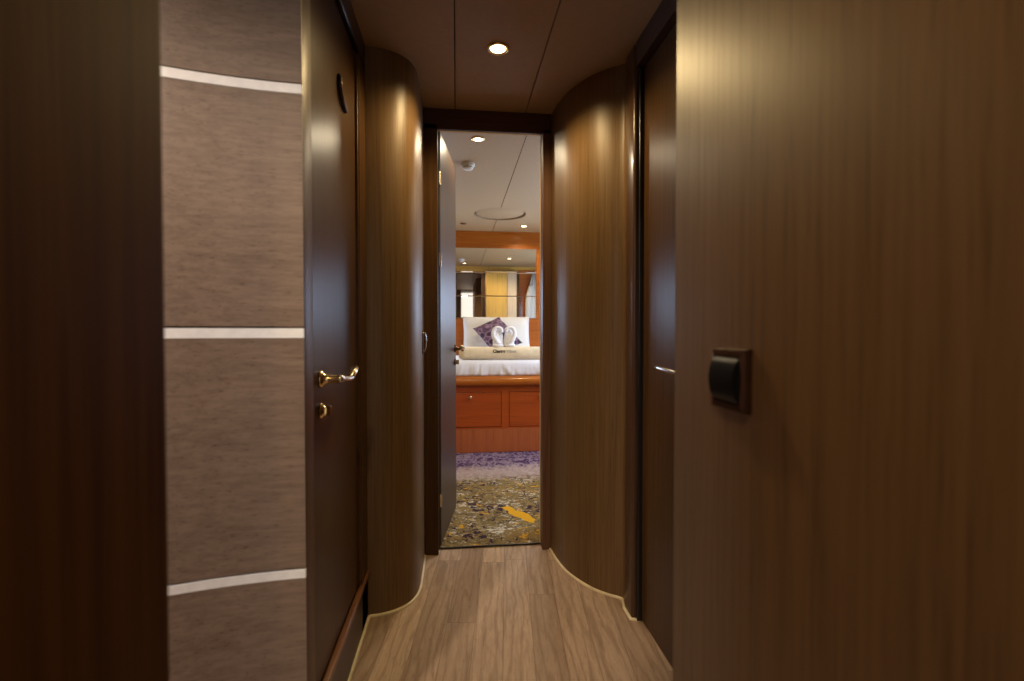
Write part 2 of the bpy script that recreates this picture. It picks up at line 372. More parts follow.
# ------------------------------------------------------------------ curved corridor walls
Lc = [(-0.308, 1.706), (-0.265, 1.712), (-0.232, 1.724), (-0.203, 1.742), (-0.177, 1.768), (-0.161, 1.798), (-0.150, 1.836), (-0.145, 1.885), (-0.144, 1.96), (-0.144, 2.144)]
Rc = [(0.424, 2.144), (0.430, 2.06), (0.444, 1.965), (0.458, 1.915), (0.478, 1.866), (0.502, 1.820), (0.530, 1.780), (0.566, 1.745), (0.600, 1.720), (0.611, 1.704), (0.606, 1.684), (0.601, 1.662)]
Ls = [tuple(v[:2]) for v in spline([(x, y, 0) for x, y in Lc], 6)]
Rs = [tuple(v[:2]) for v in spline([(x, y, 0) for x, y in Rc], 6)]
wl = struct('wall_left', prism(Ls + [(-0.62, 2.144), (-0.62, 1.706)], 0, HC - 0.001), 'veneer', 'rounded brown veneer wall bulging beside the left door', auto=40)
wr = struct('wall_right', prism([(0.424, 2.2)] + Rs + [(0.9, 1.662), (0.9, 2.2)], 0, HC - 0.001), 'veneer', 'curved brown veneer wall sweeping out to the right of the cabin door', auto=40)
# cream sealant bead along the foot of the curves
def bead(name, pts, label, r=0.0068):
    bm = bmesh.new(); tube(bm, [(x, y, 0.0015) for x, y in pts], r, 8)
    o = obj(name, bm, 'caulk', smooth=True); return tag(o, label, 'sealant line', kind='structure')
bead('baseboard_left', [(-0.311, 0.99), (-0.309, 1.702)] + Ls[1:] + [(-0.141, 2.150), (-0.088, 2.150), (-0.086, 2.205)], 'thin cream sealant line along the foot of the left door wall and rounded wall')
bead('baseboard_right', [(0.42, 2.144)] + Rs[1:] + [(0.597, 1.655), (0.597, 1.585), (0.626, 1.578)], 'thin cream sealant line along the foot of the right curved wall')

# small latch plate on left column
t = thing('latch_plate', 'narrow metal latch plate on the far edge of the left rounded wall', 'latch', (-0.144, 2.03, 0.905))
obj('plate', B(-0.0005, 0.003, -0.012, 0.012, 0, 0.098, bev=0.001), 'bronze', t)
bm = bmesh.new(); tube(bm, spline([(0.003, 0, 0.012), (0.012, 0, 0.016), (0.016, 0, 0.05), (0.012, 0, 0.084), (0.003, 0, 0.088)], 6), 0.003, 10)
obj('bail', bm, 'steel', t, True)

# ------------------------------------------------------------------ cabin door frame (end of the corridor) and open door
df = thing('door_3', 'dark wood frame of the cabin doorway with its door swung open into the cabin', 'door frame', (0, 2.17, 0), kind='structure')
def P(name, bm, m, parent, smooth=False, auto=None):
    o = obj(name, bm, m, parent, smooth, auto=auto); o.matrix_parent_inverse = Matrix.Translation(parent.location).inverted() if parent.rotation_euler.z == 0 else parent.matrix_world.inverted(); return o
P('jamb', B(-0.146, -0.083, 2.144, 2.206, 0, 1.909, bev=0.003), 'dark', df)
P('jamb', B(0.386, 0.4245, 2.144, 2.206, 0, 1.909, bev=0.003), 'casing', df)
P('header', B(-0.146, 0.4245, 2.144, 2.158, 1.886, 1.999, bev=0.002), 'dark_h', df)
P('header', B(-0.146, 0.4245, 2.1585, 2.206, 1.935, 1.999), 'dark_h', df)
P('door_stop', B(-0.083, -0.0785, 2.180, 2.200, 0.01, 1.886), 'rubber', df)
P('edge_strip', B(0.3835, 0.386, 2.199, 2.209, 0.01, 1.884), 'pale', df)
struct('wall_end_left', B(-0.62, -0.146, 2.1445, 2.206, 0, CZ), 'dark', 'wall behind the left rounded column')
struct('wall_end_right', B(0.4245, 0.5, 2.2005, 2.206, 0, CZ), 'veneer', 'wall behind the right curved wall')

leaf_rot = math.atan2(0.071, 0.50)
dl = bpy.data.objects.new('door_leaf', None)
bmL = bmesh.new(); box(bmL, -0.038, 0.0, 0.0, 0.485, 0.012, 1.906, bev=0.003)
leaf = obj('door_leaf', bmL, 'leaf', df)
leaf.location = (-0.074, 2.216 - 2.17, 0); leaf.rotation_euler = (0, 0, -leaf_rot)
bpy.data.objects.remove(dl)
def handle(parent, side, y, z, dirn, lev, key=True, x0=0.0, mat_l='steel', rose='brass'):
    """lever handle on plane x=x0 whose outside is +x*side; dirn = +-1 along y; lev = lever length"""
    bm = bmesh.new()
    lathe(bm, [(0, 0), (0.020, 0), (0.021, 0.003), (0.019, 0.0065), (0.015, 0.008), (0.0125, 0.013), (0.0105, 0.02), (0.0105, 0.044), (0, 0.046)][:], (0, 0, 0), 'x', 24)
    for v in bm.verts: v.co.x *= side
    h = obj('door_handle', bm, rose, parent, auto=50); h.location = (x0, y, z)
    bm = bmesh.new()
    pts = spline([(side * 0.044, -dirn * 0.008, 0), (side * 0.047, dirn * 0.012, 0), (side * 0.049, dirn * lev * 0.36, -0.006), (side * 0.050, dirn * lev * 0.56, -0.007), (side * 0.050, dirn * lev * 0.66, -0.004)], 5)
    tube(bm, pts, [0.0095, 0.010, 0.0085, 0.0075, 0.0075, 0.0078, 0.0078, 0.0078], 14)
    l = obj('lever', bm, mat_l, h, True)
    bm = bmesh.new()
    ga, gb = Vector((side * 0.050, dirn * lev * 0.60, -0.006)), Vector((side * 0.050, dirn * lev, 0.015))
    tube(bm, [ga.lerp(gb, k) for k in (0.0, 0.04, 0.96, 1.0)], [0.0078, 0.0092, 0.0092, 0.0080], 16)
    obj('grip', bm, 'brass', h, True)
    if key:
        bm = bmesh.new()
        lathe(bm, [(0, 0), (0.018, 0), (0.019, 0.003), (0.017, 0.006), (0.013, 0.0075), (0.011, 0.012), (0, 0.012)], (0, 0, 0), 'x', 24)
        for v in bm.verts: v.co.x *= side
        k = obj('key_rose', bm, rose, parent, auto=50); k.location = (x0, y, z - 0.075)
        bm = bmesh.new(); box(bm, 0.010 if side > 0 else -0.024, 0.024 if side > 0 else -0.010, -0.003, 0.003, -0.012, 0.012, bev=0.0015)
        obj('turn_key', bm, 'brass', k)
    return h
handle(leaf, 1, 0.435, 0.905, -1, 0.105, x0=0.0, rose='bronze', mat_l='bronze')
for hz in (0.225, 1.325, 1.69):
    bm = bmesh.new(); tube(bm, [(-0.0745, 2.209, hz - 0.03), (-0.0745, 2.209, hz + 0.03)], 0.006, 12)
    box(bm, -0.083, -0.0765, 2.190, 2.207, hz - 0.028, hz + 0.028)
    P('hinge', bm, 'steel', df, auto=40)

# ------------------------------------------------------------------ left door (door_1) with casing, raised sill
d1 = thing('door_1', 'dark mahogany side door on the left with brass lever handle', 'door', (-0.308, 1.09, 0), kind='structure')
P('casing', B(-0.36, -0.304, 1.004, 1.066, 0, HC - 0.001, bev=0.0045, seg=3), 'casing', d1, auto=40)
P('casing_bead', B(-0.345, -0.311, 1.066, 1.080, 0.165, 1.890, bev=0.004, seg=3), 'casing', d1, auto=40)
P('leaf', B(-0.362, -0.322, 1.082, 1.600, 0.170, 1.886, bev=0.002), 'dark', d1)
P('far_jamb', B(-0.362, -0.311, 1.604, 1.7055, 0, 1.90, bev=0.004), 'dark', d1)
P('jamb_bead', B(-0.335, -0.313, 1.590, 1.603, 0.170, 1.886, bev=0.004, seg=3), 'dark', d1, auto=40)
P('header', B(-0.362, -0.309, 1.066, 1.7055, 1.9, HC - 0.001, bev=0.003), 'dark_y', d1)
bm = bmesh.new(); tube(bm, [(-0.3125, 1.07, 1.893), (-0.3125, 1.70, 1.893)], 0.005, 10)
P('seal', bm, 'rubber', d1, True)
P('sill_board', B(-0.362, -0.311, 1.066, 1.7055, 0.0, 0.150), 'dark_y', d1)
P('sill_cap', B(-0.3215, -0.304, 1.066, 1.7055, 0.150, 0.168, bev=0.004, seg=3), 'sill', d1, auto=40)
h1 = handle(d1, 1, 1.180 - 1.09, 0.886, 1, 0.155, x0=-0.322 + 0.308)
bm = bmesh.new()
tube(bm, spline([(-0.320, 1.372, 1.700), (-0.316, 1.366, 1.690), (-0.315, 1.366, 1.668), (-0.315, 1.386, 1.645), (-0.316, 1.437, 1.634), (-0.320, 1.444, 1.633)], 6), [0.004, 0.006, 0.0065, 0.0065, 0.0055, 0.004], 12)
P('coat_hook', bm, 'hook', d1, True)

# panelled end wall left of door_1 (horizontal veneer with inlays), slightly concave
def arc_panel(z0, z1, th, off=0.0):
    x0, y0, x1, y1 = -0.3045, 1.001, -0.75, 0.925
    R = []
    n = 24
    for i in range(n + 1):
        t = i / n; x = x0 + (x1 - x0) * t; y = y0 + (y1 - y0) * t
        tt = min(1.0, t / 0.53)
        y += 0.007 * 4 * (tt * (1 - tt)) if t < 0.53 else 0.0
        R.append((x, y - off))
    back = [(x, y + th + off) for x, y in R[::-1]]
    return prism(R + back, z0, z1)
pw = thing('wall_left_panelled', 'pale greyish wood panelled wall with three horizontal metal inlays left of the dark door', 'wall', (-0.45, 1.0, 0), kind='structure')
zs = [(0.0, 0.502), (0.5230, 0.986), (1.0090, 1.469), (1.4910, HC - 0.001)]
for a, b_ in zs:
    P('panel_board', arc_panel(a, b_ , 0.03), 'veneer_h', pw, auto=30)
for a, b_ in [(0.5022, 0.5195), (0.9862, 1.0055), (1.4692, 1.4875)]:
    P('metal_inlay', arc_panel(a, b_, 0.028, 0.0012), 'alu', pw, auto=30)
P('backing', B(-0.80, -0.31, 1.045, 1.06, 0, HC - 0.001), 'gap', pw)

# ------------------------------------------------------------------ right door (door_2)
d2 = thing('door_2', 'dark brown side door on the right with slim metal lever', 'door', (0.63, 1.2, 0), kind='structure')
P('leaf', B(0.630, 0.668, 0.72, 1.578, 0.004, 1.890, bev=0.002), 'dark', d2)
P('casing', B(0.598, 0.668, 1.582, 1.6610, 0, HC - 0.001, bev=0.011, seg=5), 'casing_gloss', d2, auto=40)
P('casing_bead', B(0.614, 0.640, 1.572, 1.583, 0, 1.893, bev=0.004, seg=3), 'rubber', d2, auto=40)
P('header', B(0.602, 0.668, 0.72, 1.582, 1.893, HC - 0.001, bev=0.003), 'dark_y', d2)
bm = bmesh.new(); lathe(bm, [(0, 0), (0.024, 0), (0.024, -0.006), (0.011, -0.010), (0.010, -0.055), (0, -0.055)], (0.63, 1.19, 0.887), 'x', 24)
hh = P('door_handle', bm, 'steel', d2, auto=50)
bm = bmesh.new(); tube(bm, [(0.575, 1.185, 0.887), (0.572, 1.20, 0.889), (0.571, 1.31, 0.894), (0.572, 1.333, 0.895)], [0.008, 0.0078, 0.0072, 0.006], 14)
lv = obj('lever', bm, 'steel', hh, True)

# ------------------------------------------------------------------ near walls
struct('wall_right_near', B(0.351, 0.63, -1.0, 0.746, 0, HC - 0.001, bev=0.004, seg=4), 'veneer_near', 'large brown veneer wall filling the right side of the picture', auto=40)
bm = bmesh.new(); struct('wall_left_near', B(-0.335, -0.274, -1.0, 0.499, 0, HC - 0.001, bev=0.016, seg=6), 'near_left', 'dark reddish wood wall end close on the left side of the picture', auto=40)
bm.free()
# light switch
sw = thing('light_switch', 'square bronze framed light switch with black rocker on the right wall', 'light switch', (0.351, 0.577, 0.899))
bm = bmesh.new()
# frame: sloping square ring
def ring_frame(bm, outer, inner, x_out, x_in, x_wall):
    o_ = outer; i_ = inner
    def sq(s, x): return [bm.verts.new((x, a * s, b_ * s + 0.0395)) for a, b_ in ((-1, -1), (1, -1), (1, 1), (-1, 1))]
    A = sq(o_, x_wall); Bq = sq(o_, x_out); Bq2 = sq(o_ * 0.955, x_out - 0.003); C_ = sq(i_, x_in); D = sq(i_, x_wall)
    for P1, P2 in ((A, Bq), (Bq, Bq2), (Bq2, C_), (C_, D)):
        for k in range(4): bm.faces.new((P1[k], P1[(k + 1) % 4], P2[(k + 1) % 4], P2[k]))
ring_frame(bm, 0.0395, 0.0300, -0.005, -0.010, 0.0)
obj('frame', bm, 'bronze', sw)
obj('mounting_plate', B(-0.006, 0.0, -0.0298, 0.0298, 0.0097, 0.0693), 'bronze', sw)
bm = bmesh.new()
n = 16; prof = []
for i in range(n + 1):
    t = i / n; z = 0.0125 + t * 0.054; x = -0.0100 - 0.0085 * math.sin(PI * t) ** 0.6
    prof.append((x, z))
L_ = [bm.verts.new((x, -0.0275, z)) for x, z in prof]; R_ = [bm.verts.new((x, 0.0275, z)) for x, z in prof]
for i in range(n): bm.faces.new((L_[i], L_[i + 1], R_[i + 1], R_[i]))
Lb = [bm.verts.new((-0.004, -0.0275, prof[i][1])) for i in (0, n)]; Rb = [bm.verts.new((-0.004, 0.0275, prof[i][1])) for i in (0, n)]
bm.faces.new(L_[::-1] + [Lb[0], Lb[1]]); bm.faces.new(R_ + [Rb[1], Rb[0]])
bm.faces.new((L_[0], R_[0], Rb[0], Lb[0])); bm.faces.new((L_[-1], Lb[1], Rb[1], R_[-1]))
obj('rocker', bm, 'black', sw, auto=40)

# ------------------------------------------------------------------ room behind the camera (seen in the cabin mirror)
struct('wall_back', B(-2.0, 0.09, -1.95, -1.85, 0, CZ), 'veneer', 'wooden wall at the back of the corridor behind the viewer')
struct('wall_back_right', B(1.01, 1.9, -1.95, -1.85, 0, CZ), 'veneer', 'wooden wall right of the glazed door behind the viewer')
struct('wall_outer_left', B(-2.0, -1.9, -1.85, 1.1, 0, 0.75), 'veneer', 'low outer wall on the left of the side passage')
struct('wall_outer_left_upper', B(-2.0, -1.9, -1.85, 1.1, 1.75, CZ), 'veneer', 'upper outer wall on the left of the side passage')
struct('wall_outer_left_pier', B(-2.0, -1.9, 0.5, 1.1, 0.75, 1.75), 'veneer', 'outer wall pier left of the side passage')
struct('wall_outer_left_back', B(-2.0, -1.9, -1.85, -0.5, 0.75, 1.75), 'veneer', 'outer wall pier behind the side window')
struct('wall_passage', B(-1.9, -0.75, 0.925, 1.05, 0, CZ), 'veneer', 'passage wall running left from the panelled wall')
struct('wall_outer_right', B(1.8, 1.9, -1.85, 2.2, 0, CZ), 'veneer', 'outer wall far right behind the right side door')
wn = thing('window_1', 'bright glazed door behind the viewer', 'window', (0.55, -1.9, 0), kind='structure')
P('pane', B(0.10, 1.0, -1.93, -1.92, 0.04, 1.94), 'pane_back', wn)
P('window_frame', B(0.09, 0.115, -1.95, -1.86, 0, CZ), 'white_plastic', wn); P('window_frame', B(0.985, 1.01, -1.95, -1.86, 0, CZ), 'white_plastic', wn)
P('window_frame', B(0.115, 0.985, -1.95, -1.86, 1.94, CZ), 'white_plastic', wn)
P('window_frame', B(0.115, 0.985, -1.95, -1.86, 0, 0.04), 'white_plastic', wn)
wn = thing('window_2', 'side window in the left passage', 'window', (-1.95, 0, 0.75), kind='structure')
P('pane', B(-1.97, -1.96, -0.5, 0.5, 0.75, 1.75), 'pane_blue', wn)

# ------------------------------------------------------------------ downlights
def downlight(x, y, r, label, group=None):
    t = thing('downlight', label, 'downlight', (x, y, HC if y < 2.2 else CZ), group=group)
    bm = bmesh.new()
    lathe(bm, [(r * 0.70, -0.0010), (r * 0.80, -0.0055), (r * 1.0, -0.0045), (r * 1.06, 0.0), (r * 0.70, 0.0), (r * 0.70, -0.0010)], seg=36)
    obj('trim_ring', bm, 'gold_ring', t, True)
    bm = bmesh.new(); lathe(bm, [(0, -0.0022), (r * 0.70, -0.0022), (r * 0.72, 0.0), (0, 0.0)], seg=32)
    obj('lens', bm, 'lamp', t, True)
    return t
downlight(0.143, 1.67, 0.037, 'lit round downlight in the corridor ceiling')
downlight(0.111, 2.524, 0.035, 'lit downlight in the cabin ceiling just beyond the doorway')
downlight(0.636, 4.549, 0.035, 'lit downlight in the cabin ceiling near the orange far wall')
downlight(0.72, 3.05, 0.035, 'lit cabin downlight seen only in the wall mirror')
# smoke detector
t = thing('smoke_detector', 'small round white smoke detector on the cabin ceiling', 'smoke detector', (0.067, 2.90, CZ))
bm = bmesh.new(); lathe(bm, [(0, 0), (0.040, 0), (0.041, -0.012), (0.034, -0.022), (0, -0.022)], seg=32); obj('base', bm, 'white_plastic', t, auto=40)
bm = bmesh.new(); lathe(bm, [(0.028, -0.0225), (0.031, -0.026), (0.029, -0.032), (0.022, -0.0365), (0, -0.038), (0, -0.0225), (0.028, -0.0225)], seg=32); obj('chamber', bm, 'white_plastic', t, auto=40)
bm = bmesh.new(); lathe(bm, [(0.0305, -0.0225), (0.0305, -0.026), (0.0265, -0.026), (0.0265, -0.0225), (0.0305, -0.0225)], seg=32); obj('vent_slot', bm, 'black', t)
# round vent
t = thing('ceiling_vent', 'large round recessed vent disc in the cabin ceiling', 'vent', (VX, VY, CZ))
bm = bmesh.new(); lathe(bm, [(VR, 0.0), (VR + 0.002, 0.0), (VR + 0.002, 0.0295), (VR, 0.0295), (VR, 0)], seg=48); obj('collar', bm, 'ceiling', t, auto=40)
bm = bmesh.new(); lathe(bm, [(0, 0.0295), (VR, 0.0295), (VR, 0.0285), (0, 0.0285)], seg=48); obj('duct_back', bm, 'gap', t)
bm = bmesh.new(); lathe(bm, [(0, 0.009), (VR - 0.022, 0.009), (VR - 0.018, 0.012), (VR - 0.018, 0.017), (0, 0.017)], seg=48); obj('disc', bm, 'ceiling_cabin', t, auto=40)
bm = bmesh.new(); tube(bm, [(0, 0, 0.017), (0, 0, 0.0285)], 0.01, 10); obj('stem', bm, 'gap', t)
t = thing('sensor', 'small dark oval fitting on the cabin ceiling near the far wall', 'ceiling fitting', (0.06, 4.50, CZ))
bm = bmesh.new(); lathe(bm, [(0, 0), (0.028, 0), (0.026, -0.006), (0, -0.007)], seg=24); obj('cap', bm, 'bronze', t, auto=40)

# ------------------------------------------------------------------ cabin walls
FY = 4.83
bm = B(-0.36, 1.05, FY, FY + 0.1, 0, CZ); box(bm, -1.4, -0.88, FY, FY + 0.1, 0, CZ); box(bm, 1.57, 1.9, FY, FY + 0.1, 0, CZ)
for a, b_ in ((-0.88, -0.36), (1.05, 1.57)): box(bm, a, b_, FY, FY + 0.1, 0, 0.99); box(bm, a, b_, FY, FY + 0.1, 1.57, HC)
struct('wall_cabin_far', bm, 'cherry', 'orange cherry wood wall behind the bed')
for k, (a, b_) in enumerate(((-0.88, -0.36), (1.05, 1.57))):
    wn = thing('window_%d' % (4 + k), 'daylit window beside the mirror, %s' % ('left' if k == 0 else 'right'), 'window', ((a + b_) / 2, FY, 0.99), kind='structure')
    P('pane', B(a, b_, FY + 0.05, FY + 0.06, 0.99, 1.57), 'pane_blue', wn)
struct('cornice_cabin', B(-1.3, 1.8, 2.2065, 2.222, 1.905, CZ - 0.001, bev=0.002), 'yellow', 'honey yellow cornice over the doorway inside the cabin')
struct('wall_cabin_left', B(-1.4, -1.3, 2.207, FY, 0, CZ), 'pale', 'pale left wall of the cabin')
struct('wall_cabin_right_low', B(1.8, 1.9, 2.207, FY, 0, 0.98), 'pale', 'right cabin wall below the window')
struct('wall_cabin_right_high', B(1.8, 1.9, 2.207, FY, 1.58, CZ), 'pale', 'right cabin wall above the window')
struct('wall_cabin_right_pier', B(1.8, 1.9, 3.95, FY, 0.98, 1.58), 'pale', 'right cabin wall beyond the window')
struct('wall_cabin_right_near', B(1.8, 1.9, 2.207, 2.85, 0.98, 1.58), 'pale', 'right cabin wall before the window')
wn = thing('window_3', 'daylit window in the right cabin wall', 'window', (1.85, 3.2, 1.02), kind='structure')
P('pane', B(1.86, 1.87, 2.85, 3.95, 0.98, 1.58), 'pane_blue', wn)
# wall on the door side of the cabin, only visible in the mirror
struct('wall_cabin_near_left', B(-1.3, -0.62, 2.145, 2.206, 0, CZ), 'pale', 'cabin wall left of the doorway')
struct('wall_cabin_near_right', B(0.5, 1.8, 2.2005, 2.206, 0, CZ), 'pale', 'cabin wall right of the doorway seen in the mirror')
t = thing('wardrobe', 'honey yellow wardrobe beside the doorway seen in the mirror', 'wardrobe', (0.60, 2.292, 0.006))
obj('body', B(-0.165, 0.155, -0.085, 0.10, 0, 1.90), 'pale', t)
obj('wardrobe_door', B(-0.16, 0.15, 0.10, 0.118, 0.05, 1.885, bev=0.002), 'yellow', t)
obj('pull', B(0.13, 0.14, 0.118, 0.13, 0.9, 1.02, bev=0.002), 'steel', t)
t = thing('narrow_cabinet', 'pale narrow cabinet between the yellow wardrobe and the hanging robe in the mirror', 'cabinet', (0.835, 2.282, 0.006))
obj('body', B(-0.075, 0.070, -0.075, 0.09, 0, 1.90), 'pale', t)
obj('cabinet_door', B(-0.070, 0.066, 0.09, 0.105, 0.04, 1.885, bev=0.002), 'pale', t)
obj('dark_stile', B(0.0705, 0.112, -0.075, 0.10, 0, 1.90), 'dark', t)
tag(obj('cherry_panel', B(0.955, 1.75, 2.2065, 2.23, 0.01, 1.95, bev=0.002), 'cherry'), 'orange panel behind the hanging white robe in the mirror', 'wall panel', kind='structure')
# robe
t = thing('bathrobe', 'white bathrobe hanging from a hook, reflected at the right of the mirror', 'bathrobe', (1.205, 2.31, 0.55))
bm = bmesh.new(); rings = []
for i in range(30):
    v = i / 29; z = 1.33 * (1 - v); wd = 0.035 + 0.09 * min(1, v * 3.0) ** 0.7 + 0.02 * v; dp = 0.03 + 0.025 * min(1, v * 3)
    rings.append([bm.verts.new(((wd + 0.012 * math.sin(7 * a + v * 3)) * math.cos(a), (dp + 0.012 * math.sin(9 * a + 2 * v)) * math.sin(a), z)) for a in [2 * PI * k / 60 for k in range(60)]])
for a, b_ in zip(rings, rings[1:]):
    for k in range(60): bm.faces.new((a[k], a[(k + 1) % 60], b_[(k + 1) % 60], b_[k]))
bm.faces.new(rings[0]); bm.faces.new(rings[-1][::-1])
obj('robe_body', bm, 'robe', t, True)
bm = bmesh.new(); tube(bm, spline([(-0.07, 0.04, 1.15), (-0.11, 0.05, 0.95), (-0.122, 0.05, 0.6), (-0.11, 0.05, 0.45)], 5), [0.035, 0.05, 0.045, 0.05], 16, 0.8); obj('sleeve', bm, 'robe', t, True)
bm = bmesh.new(); tube(bm, [(0, -0.078, 1.36), (0, -0.03, 1.35), (0, -0.012, 1.37)], 0.006, 8); obj('hanging_hook', bm, 'steel', t, True)

# ------------------------------------------------------------------ mirror
mx0, mx1 = -0.06, 0.80
t = thing('wall_mirror', 'wide wall mirror with two horizontal seams above the bed', 'mirror', (0.37, FY, 1.13))
rows = [(0.0, 0.222), (0.2255, 0.456), (0.4595, 0.70)]
cols = [(-0.43, 0.43)]
for a, b_ in rows:
    for c0, c1 in cols:
        bm = bmesh.new()
        w_ = 0.006; yb, yf = -0.001, -0.0066
        O = [bm.verts.new((x, -0.006, z)) for x, z in ((c0, a), (c1, a), (c1, b_), (c0, b_))]
        Bk = [bm.verts.new((x, yb, z)) for x, z in ((c0, a), (c1, a), (c1, b_), (c0, b_))]
        I = [bm.verts.new((x, yf, z)) for x, z in ((c0 + w_, a + w_), (c1 - w_, a + w_), (c1 - w_, b_ - w_), (c0 + w_, b_ - w_))]
        for k in range(4):
            bm.faces.new((O[k], O[(k + 1) % 4], I[(k + 1) % 4], I[k])); bm.faces.new((O[k], O[(k + 1) % 4], Bk[(k + 1) % 4], Bk[k]))
        bm.faces.new(I); bm.faces.new(Bk[::-1])
        obj('mirror_tile', bm, 'mirror', t)

# ------------------------------------------------------------------ bed
BX0, BX1 = -0.95, 1.55
bed = thing('bed', 'built-in cherry wood bed with drawers below and a white sheeted mattress', 'bed', (0.37, 3.92, 0.006))
def Q(name, bm, m, parent=bed, auto=None, smooth=False):
    o = obj(name, bm, m, parent, smooth, auto=auto); o.matrix_parent_inverse = Matrix.Translation(-Vector(bed.location)); return o
Q('kick_board', B(BX0, BX1, 3.905, 3.925, 0.008, 0.200, bev=0.002), 'cherry_kick')
Q('carcass', B(BX0, BX1, 3.925, FY - 0.012, 0.008, 0.548), 'cherry_dark')
# face frame: rails and stiles around drawers
bm = bmesh.new()
dxs = [(-0.693, -0.208), (-0.155, 0.362), (0.421, 0.938), (0.994, 1.50)]
box(bm, BX0, BX1, 3.905, 3.925, 0.2005, 0.214); box(bm, BX0, BX1, 3.905, 3.925, 0.503, 0.548)
edges = [BX0] + [v for d in dxs for v in d] + [BX1]
for a, b_ in zip(edges[0::2], edges[1::2]): box(bm, a, b_, 3.905, 3.925, 0.214, 0.503)
Q('face_frame', bm, 'cherry_dark')
for a, b_ in dxs:
    bm = bmesh.new()
    box(bm, a + 0.004, b_ - 0.004, 3.9075, 3.9245, 0.218, 0.499, bev=0.003)
    dr = Q('drawer', bm, 'cherry_dark')
    bm = bmesh.new()
    cx = (a + b_) / 2; cz = 0.462
    lathe(bm, [(0, 0), (0.014, 0), (0.012, -0.004), (0.006, -0.007), (0.008, -0.013), (0.014, -0.017), (0.014, -0.022), (0.008, -0.026), (0, -0.027)], (cx, 3.9075, cz), 'y', 20)
    obj('knob', bm, 'brass', dr, True)
# rounded ledge
bm = bmesh.new(); pr = []
for k in range(13):
    a = PI / 2 + PI * k / 12; pr.append((3.895 + 0.042 * math.cos(a), 0.592 + 0.042 * math.sin(a)))
pr = [(FY - 0.012, 0.634)] + pr + [(FY - 0.012, 0.550)]
lo = [bm.verts.new((BX0, y, z)) for y, z in pr]; hi = [bm.verts.new((BX1, y, z)) for y, z in pr]
for k in range(len(pr)): bm.faces.new((lo[k], lo[(k + 1) % len(pr)], hi[(k + 1) % len(pr)], hi[k]))
bm.faces.new(lo[::-1]); bm.faces.new(hi); Q('ledge', bm, 'cherry', auto=40)
# mattress with sheet folds at the front
bm = bmesh.new(); nx = 260
prof = []
def mprof():
    out = [(FY - 0.014, 0.635)]
    return out
sec = [(3.898, 0.636), (3.893, 0.655), (3.890, 0.675), (3.889, 0.70), (3.891, 0.725), (3.898, 0.745), (3.912, 0.758), (3.935, 0.763), (4.1, 0.765), (4.4, 0.765), (4.7, 0.763), (FY - 0.014, 0.750), (FY - 0.014, 0.636)]
cr = []
for i in range(nx + 1):
    x = BX0 + 0.01 + (BX1 - BX0 - 0.02) * i / nx; ring = []
    for k, (y, z) in enumerate(sec):
        if 0 <= k <= 5:
            wgt = (0.745 - z) / 0.11
            f = noise.noise(Vector((x * 22 + (z - 0.64) * 30 * (0.6 if x > 0.35 else -0.1), z * 5, 1.3))) * 0.016 + noise.noise(Vector((x * 50, z * 9, 5))) * 0.005
            y = y + f * max(0, wgt) ** 0.7 - 0.004
        ring.append(bm.verts.new((x, y, z)))
    cr.append(ring)
for a, b_ in zip(cr, cr[1:]):
    for k in range(len(sec) - 1): bm.faces.new((a[k], a[k + 1], b_[k + 1], b_[k]))
    bm.faces.new((a[-1], a[0], b_[0], b_[-1]))
bm.faces.new(cr[0]); bm.faces.new(cr[-1][::-1])
Q('mattress', bm, 'sheet', smooth=True)

# cream rolled throw along the front of the mattress
t = thing('rolled_throw', 'long cream rolled blanket lying along the front edge of the white mattress', 'blanket', (0.6, 3.975, 0.7655))
bm = bmesh.new(); rr = []
for i in range(101):
    x = -0.585 + 1.17 * i / 100; e = 1 - 0.25 * max(0, abs(x) - 0.55) / 0.035 if abs(x) > 0.55 else 1
    ring = []
    for k in range(28):
        a = 2 * PI * k / 28; c, s = math.cos(a), math.sin(a)
        wy = 0.064 * e * math.copysign(abs(c) ** 0.75, c); hz_ = 0.0525 * e * math.copysign(abs(s) ** 0.75, s)
        n_ = noise.noise(Vector((x * 6, c * 2, s * 2))) * 0.003
        ring.append(bm.verts.new((x, wy + n_ * c, max(0, 0.0525 + hz_ + n_ * s))))
    rr.append(ring)
for a, b_ in zip(rr, rr[1:]):
    for k in range(28): bm.faces.new((a[k], a[(k + 1) % 28], b_[(k + 1) % 28], b_[k]))
bm.faces.new(rr[0]); bm.faces.new(rr[-1][::-1])
roll = obj('blanket', bm, 'cream', t, True)
def text(body, x, z, size, m, bold=0.0, width=None):
    cu = bpy.data.curves.new('txt', 'FONT'); cu.body = body; cu.size = size; cu.extrude = 0.0006; cu.offset = bold
    tmp = bpy.data.objects.new('txt', cu); COL.objects.link(tmp)
    dg = bpy.context.evaluated_depsgraph_get(); me = bpy.data.meshes.new_from_object(tmp.evaluated_get(dg))
    bpy.data.objects.remove(tmp); bpy.data.curves.remove(cu)
    xs = [v.co.x for v in me.vertices]; x0, x1 = min(xs), max(xs)
    k = (width / (x1 - x0)) if width else 1
    for v in me.vertices:
        tx = x + (v.co.x - x0) * k; tz = z + v.co.y; 
        # wrap on the superelliptic front of the roll
        s = max(-1, min(1, (tz - 0.0525) / 0.0525)); s = math.copysign(abs(s) ** (1 / 0.75), s)
        c = -math.sqrt(max(0, 1 - s * s)); wy = 0.064 * math.copysign(abs(c) ** 0.75, c)
        v.co = Vector((tx, wy - 0.0022 - v.co.z, tz))
    return link('lettering', me, m, t)
text('Charter', 0.292 - 0.6, 0.058, 0.036, 'ink', 0.0016, 0.103)
text('Vibes', 0.399 - 0.6, 0.058, 0.036, 'ink_grey', 0.0006, 0.085)

